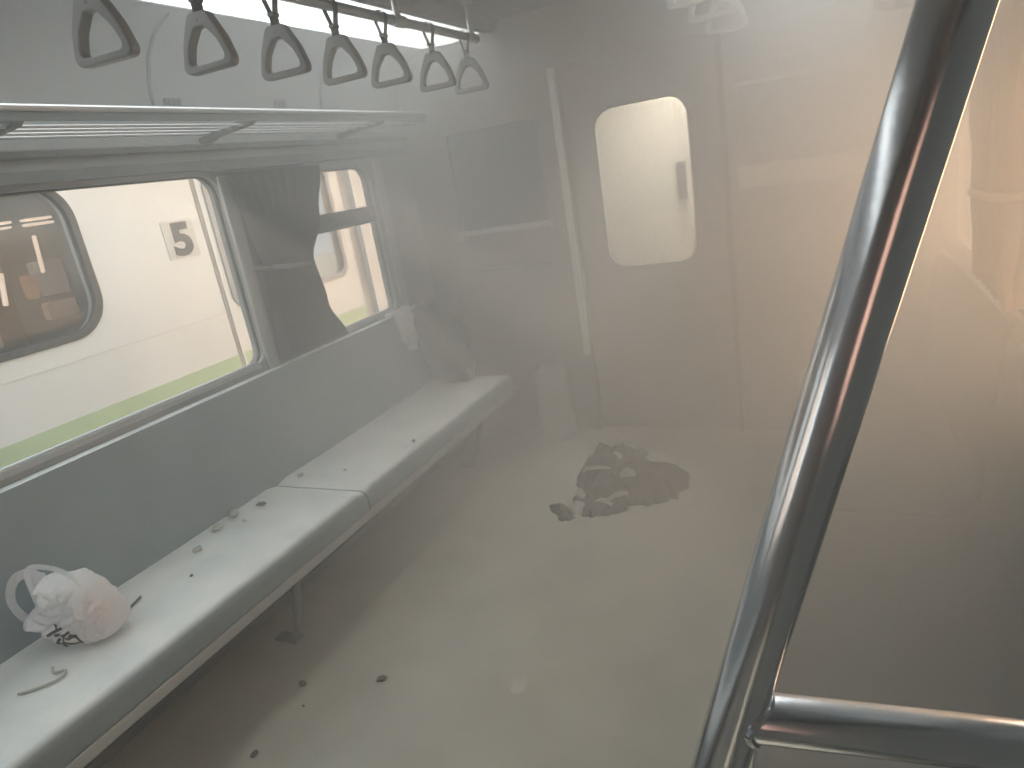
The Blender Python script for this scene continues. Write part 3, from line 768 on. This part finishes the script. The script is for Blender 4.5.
heap('burnt_rag', -.10, 2.62, .150, .13, .050, M['char2'], 'flat charred rag at the front of the floor heap', 'rag', 8.0, .8, rot=.3, n=90)
heap('charred_fragment', -.262, 2.515, .065, .035, .025, M['char'], 'small charred fragment at the left tip of the heap', 'debris', 2.0, .8, rot=-.5, n=50)
heap('paper_scrap', -.185, 2.545, .05, .05, .030, M['scrap'], 'pale crumpled paper between charred fragment and rag', 'paper scrap', 5.0, .8, rot=.5, n=50)
def shard(cx, cy, z, l, wd, rot, label, m='scrap', curl=.02, tilt=0):
    b = new()
    def fn(u, v):
        x = (u - .5) * l; y = (v - .5) * wd * (1 - .4 * abs(u - .5) * 2)
        return Vector((x, y, curl * math.cos((u - .5) * PI) + .006 * nz(u * 5, v * 3, cx * 9 + cy)))
    sheet(b, fn, 20, 6, .003)
    bmesh.ops.rotate(b, verts=b.verts, cent=(0, 0, 0), matrix=Matrix.Rotation(rot, 3, 'Z') @ Matrix.Rotation(tilt, 3, 'X'))
    mz = min(v.co.z for v in b.verts)
    bmesh.ops.translate(b, verts=b.verts, vec=(cx, cy, z - mz))
    o = obj('scrap_strip', b, M[m]); tag(o, label, 'scrap', 'pale scraps in the floor heap'); origin_to(o, (cx, cy, z)); return o
shard(-.17, 2.79, .075, .13, .022, .25, 'pale straight strip across the middle of the heap', tilt=.7)
shard(-.02, 2.60, .040, .11, .028, .75, 'pale slanting strip at the front of the heap', tilt=.6)
shard(.0, 2.72, .085, .07, .055, .5, 'pale crumpled patch right of the slanting strip', tilt=.5)
shard(-.06, 3.02, .090, .07, .03, -.3, 'small pale scrap near the heap top', tilt=.6)
shard(-.15, 3.10, .085, .12, .03, .3, 'pale ragged strip on the back of the heap', tilt=.5)
shard(-.23, 2.82, .05, .07, .03, 1.5, 'pale scrap at the left edge of the heap', tilt=.4)

shard(.10, 2.93, .085, .09, .03, .1, 'grey scrap on top of the smooth burnt bag', m='plate', tilt=.5)
shard(-.10, 2.90, .090, .06, .04, 2.2, 'grey folded scrap in the middle of the clothes', m='plate', tilt=.8)
shard(-.20, 2.62, .030, .08, .04, -.9, 'pale scrap on the left of the charred rag', tilt=.4)
shard(-.07, 2.55, .030, .09, .03, -.3, 'pale scrap along the front edge of the rag', tilt=.3)
heap('charred_fragment', -.225, 2.46, .035, .03, .02, M['char'], 'tiny charred fragment in front of the pale paper', 'debris', 9.0, .8, n=40)
heap('charred_fragment', -.245, 3.13, .045, .06, .05, M['char'], 'dark charred fragment at the back left corner of the heap', 'debris', 5.0, .9, n=40)
heap('glare_patch', -.02, 1.472, .028, .034, .0015, M['lamp_glare'], 'small round pale patch painted as glare on the floor in the foreground', 'lamp_glare', 6.0, .2, n=40)  # the ceiling lamp's glare on the floor, painted as a pale patch
# ------------------------------------------------------------ crumbs
def crumb(cx, cy, z, r, label, m='crumb', name='debris_chip', grp=None, seed=None):
    b = new(); sd = seed or cx * 13 + cy * 7
    blob(b, (cx, cy, z + r * .45), (r * 1.3, r * .8, r * .5), .5, 2.2, 2, flat_z=z, seed=sd)
    bmesh.ops.rotate(b, verts=b.verts, cent=(cx, cy, z), matrix=Matrix.Rotation(sd, 3, 'Z'))
    o = obj(name, b, M[m]); tag(o, label, 'debris', grp); origin_to(o, (cx, cy, z)); return o
crumb(-.472, 1.387, .0005, .013, 'dark crumb on the open floor in front of the bench', grp='crumbs on the floor')
crumb(-.729, 1.303, .0005, .012, 'dark crumb on the floor at the edge of the bench shadow', grp='crumbs on the floor')
crumb(-.660, 1.225, .0005, .005, 'tiny dark speck on the floor below the other crumbs', grp='crumbs on the floor')
crumb(-.676, 1.03, .0005, .010, 'dark crumb on the floor at the bottom edge', grp='crumbs on the floor')
crumb(.82, 2.30, .433, .008, 'lone dark speck on the right bench cushion', grp='crumbs on the right bench')
crumb(-.98, 1.229, .433, .006, 'lone dark speck in the middle of the left cushion', grp='crumbs on the left bench')
crumb(-1.111, 1.675, .433, .014, 'darkest crumb on the left cushion beside the seam', grp='crumbs on the left bench')
crumb(-1.165, 1.59, .433, .022, 'brown crumb by the backrest, behind the darkest one', 'crumb_brown', grp='crumbs on the left bench')
crumb(-1.083, 1.559, .433, .007, 'tiny crumb on the cushion in front of the brown ones', 'crumb_brown', grp='crumbs on the left bench')
crumb(-1.150, 1.492, .433, .018, 'brown crumb by the backrest, nearest to the bag', 'crumb_brown', grp='crumbs on the left bench')
crumb(-1.10, 1.36, .433, .014, 'faint brown crumb between bag and crumb row', 'crumb_brown', grp='crumbs on the left bench')
crumb(-1.13, 1.919, .433, .014, 'crumb on the far cushion just past the seam', 'crumb_brown', grp='crumbs on the left bench')
crumb(-.956, 1.989, .433, .006, 'tiny speck in the middle of the far cushion', grp='crumbs on the left bench')
crumb(-.807, 2.288, .433, .009, 'dark speck at the front edge of the far cushion', grp='crumbs on the left bench')
b = new(); tube(b, [(-1.03, 1.035, .437), (-1.04, 1.07, .438), (-1.052, 1.10, .438)], .0035, 8)
tag(origin_to(obj('stick', b, M['crumb']), (-1.04, 1.07, .433)), 'short dark stick on the cushion right of the carrier bag', 'stick')
b = new(); tube(b, smooth_path([(-1.0, .705, .436), (-.965, .735, .436), (-.94, .775, .436), (-.955, .80, .437), (-.98, .785, .437), (-1.01, .80, .436)], 5), .0035, 8)
tag(origin_to(obj('string', b, M['crumb_brown']), (-.97, .75, .433)), 'curled string lying on the near end of the left cushion', 'string')

# ------------------------------------------------------------ the train on the next track
XO = -3.0
f = lambda u, v, d: Vector((XO - d, u, v))
tr = thing('train_car', 'cream carriage standing on the next track outside the left windows', 'train', (XO, 3, -1.0))
W1 = rpoly([(.1, 1.00), (2.48, 1.00), (2.66, 1.83), (.1, 1.83)], [.1, .17, .17, .1], 8)
W1 = rrect(.1, 2.58, 1.0, 1.82, .20, 8)
W2 = rrect(3.57, 4.86, .885, 1.80, .10, 8)
b = new()
plate(b, [(-3, -.3), (5.02, -.3), (5.02, 2.5), (-3, 2.5)], [W1, W2], f, 0, .08)
box(b, XO - .08, XO, -3, 5.02, -.9, -.3)
obj('body_side', b, M['train'], tr, smooth=False)
b = new(); plate(b, [(5.20, -.9), (9, -.9), (9, 2.5), (5.20, 2.5)], [], f, 0, .08); obj('end_panel', b, M['train'], tr, smooth=False)
b = new(); plate(b, [(5.0, -.9), (5.22, -.9), (5.22, 2.5), (5.0, 2.5)], [], f, .05, .09); obj('recess', b, M['train_grey'], tr, smooth=False)
b = new(); box(b, XO - .002, XO + .003, -3, 5.02, .30, .56); obj('green_stripe', b, M['train_green'], tr, smooth=False, label='green stripe along the lower side')
b = new(); box(b, XO - .002, XO + .004, 3.46, 3.485, -.3, 2.5); obj('door_seam', b, M['train_seam'], tr, smooth=False)
b = new(); box(b, XO - .002, XO + .010, 3.49, 3.51, -.3, 2.5); obj('door_edge_strip', b, M['train'], tr, smooth=False)
b = new(); box(b, XO - .002, XO + .002, -3, 3.45, .862, .868); obj('panel_seam', b, M['plate'], tr, smooth=False)
for W_, nm, nt_ in ((W1, (.07, 2.61, .975, 1.85, .23), (.125, 2.565, 1.015, 1.805, .185)), (W2, (3.545, 4.885, .86, 1.825, .12), (3.59, 4.84, .905, 1.78, .09))):
    b = new(); plate(b, rrect(*nm, 8), [rrect(*nt_, 8)], f, -.014, .03); fr_ = obj('window', b, M['gasket' if nt_[0] < 1 else 'train_grey'], tr, bevel=.004)
    b = new(); plate(b, rrect(*nt_, 8), [], f, .006, .010); obj('pane', b, M['glass_dark' if nt_[0] < 1 else 'glass_milky'], fr_, smooth=False)
b = new(); plate(b, rrect(3.14, 3.385, 1.29, 1.535, .01), [], f, -.006, .0); npl = obj('number_plate', b, M['plate'], tr, smooth=False, label='grey square plate with the number 5')
# digit 5 built from strokes
cu = bpy.data.curves.new('digit', 'FONT'); cu.body = '5'; cu.size = .25; cu.extrude = .002; cu.offset = .010
tmp = bpy.data.objects.new('digit', cu); C.objects.link(tmp)
me = bpy.data.meshes.new_from_object(tmp.evaluated_get(bpy.context.evaluated_depsgraph_get())); bpy.data.objects.remove(tmp)
xs = [v.co.x for v in me.vertices]; ys = [v.co.y for v in me.vertices]
mx_, my_ = (max(xs) + min(xs)) / 2, (max(ys) + min(ys)) / 2
b = new(); b.from_mesh(me)
for v in b.verts: v.co = Vector((XO + .008 + v.co.z, 3.268 + (v.co.x - mx_) * 1.3, 1.412 + (v.co.y - my_) * 1.12))
obj('digit', b, M['digit'], npl, smooth=False)
b = new(); box(b, XO - 2.9, XO - .001, -3, 5.02, 2.5, 2.62); box(b, XO - 2.7, XO - .2, -3, 5.02, 2.62, 2.9)  # unseen roof built deep to keep the sun out of the left windows
obj('sun_block_roof', b, M['train_grey'], tr, bevel=.05)
# what shows inside the dark window
b = new(); box(b, XO - 1.6, XO - 1.55, -.6, 4.9, .2, 2.3); box(b, XO - 1.55, XO - .09, -.6, 4.9, 2.25, 2.3); box(b, XO - 1.55, XO - .09, 3.0, 3.05, .2, 2.25); box(b, XO - 1.55, XO - .09, -.6, 4.9, .15, .2)
obj('interior', b, M['dark_in'], tr, smooth=False)

def inbox(name, y0, y1, z0, z1, m, x=-3.38, d=.06, label=None, r=.02):
    b = new(); plate(b, rrect(y0, y1, z0, z1, r), [], lambda u, v, dd: Vector((x - dd, u, v)), 0, d)
    return obj(name, b, m, tr, bevel=.006, label=label)
inbox('interior_lamp', 2.58, 2.735, 1.632, 1.648, M['train_glow'], r=.004, label='lit strip lamp seen through the dark window')
inbox('interior_lamp', 2.575, 2.73, 1.662, 1.676, M['train_glow'], r=.004)
inbox('interior_lamp', 2.42, 2.485, 1.632, 1.646, M['train_glow'], r=.004)
inbox('interior_lamp', 2.425, 2.495, 1.660, 1.674, M['train_glow'], r=.004)
b = new(); tube(b, [(-3.36, 2.555, 1.36), (-3.36, 2.575, 1.575)], .012, 10); obj('glow_pole', b, M['train_glow'], tr, label='warm pole inside the carriage, made to glow as if lit')  # pole glows by itself in place of light falling on it
b = new(); tube(b, [(-3.36, 2.29, 1.222), (-3.36, 2.325, 1.40)], .014, 10); obj('glow_pole', b, M['train_glow'], tr)  # second pole, given the same glow to look lit
inbox('seat_back', 2.455, 2.512, 1.222, 1.36, M['orange'], label='orange seat back')
inbox('seat_back', 2.545, 2.72, 1.222, 1.43, M['plate'], x=-3.42, label='olive-grey seat back')
inbox('seat_back', 2.52, 2.70, 1.08, 1.185, M['peach'], label='peach seat back')
inbox('seat_back', 2.14, 2.215, 1.0, 1.11, M['peach'])
b = new(); box(b, -4.4, -4.0, .2, 2.9, 2.0, 2.03); obj('interior_lamp', b, M['train_glow'], tr)

# ------------------------------------------------------------ ground outside
b = new(); box(b, -30, 30, -30, 30, -1.1, -1.0)
struct(obj('ground', b, M['ballast'], smooth=False), 'gravel track bed outside')

b = new()
box(b, 3.6, 3.8, -8, 14, -1.0, 4.2)  # wall added out of view to throw warm sunlight through the right windows
for k in range(12): box(b, 3.57, 3.6, -7 + k * 1.8, -6.85 + k * 1.8, -1.0, 4.2)
struct(obj('wall_bounce', b, M['bounce_wall'], smooth=False), 'unseen orange-beige wall added on the right to bounce warm sunlight')

# ------------------------------------------------------------ smoke
HZ = mat('smoke', (1, 1, 1)); t = HZ.node_tree; t.nodes.clear()
o_ = t.nodes.new('ShaderNodeOutputMaterial'); vs_ = t.nodes.new('ShaderNodeVolumeScatter'); vs_.inputs['Color'].default_value = (.70, .715, .725, 1); vs_.inputs['Anisotropy'].default_value = .25
tcn = t.nodes.new('ShaderNodeTexCoord'); sp = t.nodes.new('ShaderNodeSeparateXYZ'); t.links.new(tcn.outputs['Object'], sp.inputs[0])
m1 = t.nodes.new('ShaderNodeMapRange'); m1.interpolation_type = 'SMOOTHSTEP'
m1.inputs['From Min'].default_value = .6; m1.inputs['From Max'].default_value = 3.2; m1.inputs['To Min'].default_value = .085; m1.inputs['To Max'].default_value = .90
t.links.new(sp.outputs['Y'], m1.inputs['Value'])
nn = t.nodes.new('ShaderNodeTexNoise'); nn.inputs['Scale'].default_value = 1.3; nn.inputs['Detail'].default_value = 2; t.links.new(tcn.outputs['Object'], nn.inputs['Vector'])
m2 = t.nodes.new('ShaderNodeMapRange'); m2.inputs['From Min'].default_value = .3; m2.inputs['From Max'].default_value = .7; m2.inputs['To Min'].default_value = .6; m2.inputs['To Max'].default_value = 1.4
t.links.new(nn.outputs['Fac'], m2.inputs['Value'])
mu = t.nodes.new('ShaderNodeMath'); mu.operation = 'MULTIPLY'; t.links.new(m1.outputs[0], mu.inputs[0]); t.links.new(m2.outputs[0], mu.inputs[1])
m3 = t.nodes.new('ShaderNodeMapRange'); m3.interpolation_type = 'SMOOTHSTEP'      # the smoke drifts thicker on the right
m3.inputs['From Min'].default_value = .2; m3.inputs['From Max'].default_value = 1.25; m3.inputs['To Min'].default_value = 0; m3.inputs['To Max'].default_value = 1.1
t.links.new(sp.outputs['X'], m3.inputs['Value'])
m4 = t.nodes.new('ShaderNodeMapRange'); m4.interpolation_type = 'SMOOTHSTEP'
m4.inputs['From Min'].default_value = .5; m4.inputs['From Max'].default_value = 1.6
t.links.new(sp.outputs['Y'], m4.inputs['Value'])
m5 = t.nodes.new('ShaderNodeMath'); m5.operation = 'MULTIPLY'; t.links.new(m3.outputs[0], m5.inputs[0]); t.links.new(m4.outputs[0], m5.inputs[1])
m6 = t.nodes.new('ShaderNodeMath'); m6.operation = 'ADD'; t.links.new(mu.outputs[0], m6.inputs[0]); t.links.new(m5.outputs[0], m6.inputs[1])
t.links.new(m6.outputs[0], vs_.inputs['Density']); t.links.new(vs_.outputs[0], o_.inputs['Volume'])
b = new(); box(b, -XW + .002, XW - .002, Y0 + .01, Y1 - .002, .001, 2.198)
tag(obj('smoke_haze', b, HZ, smooth=False), 'grey-white smoke filling the carriage, thickest at the far end', 'smoke', kind='stuff')
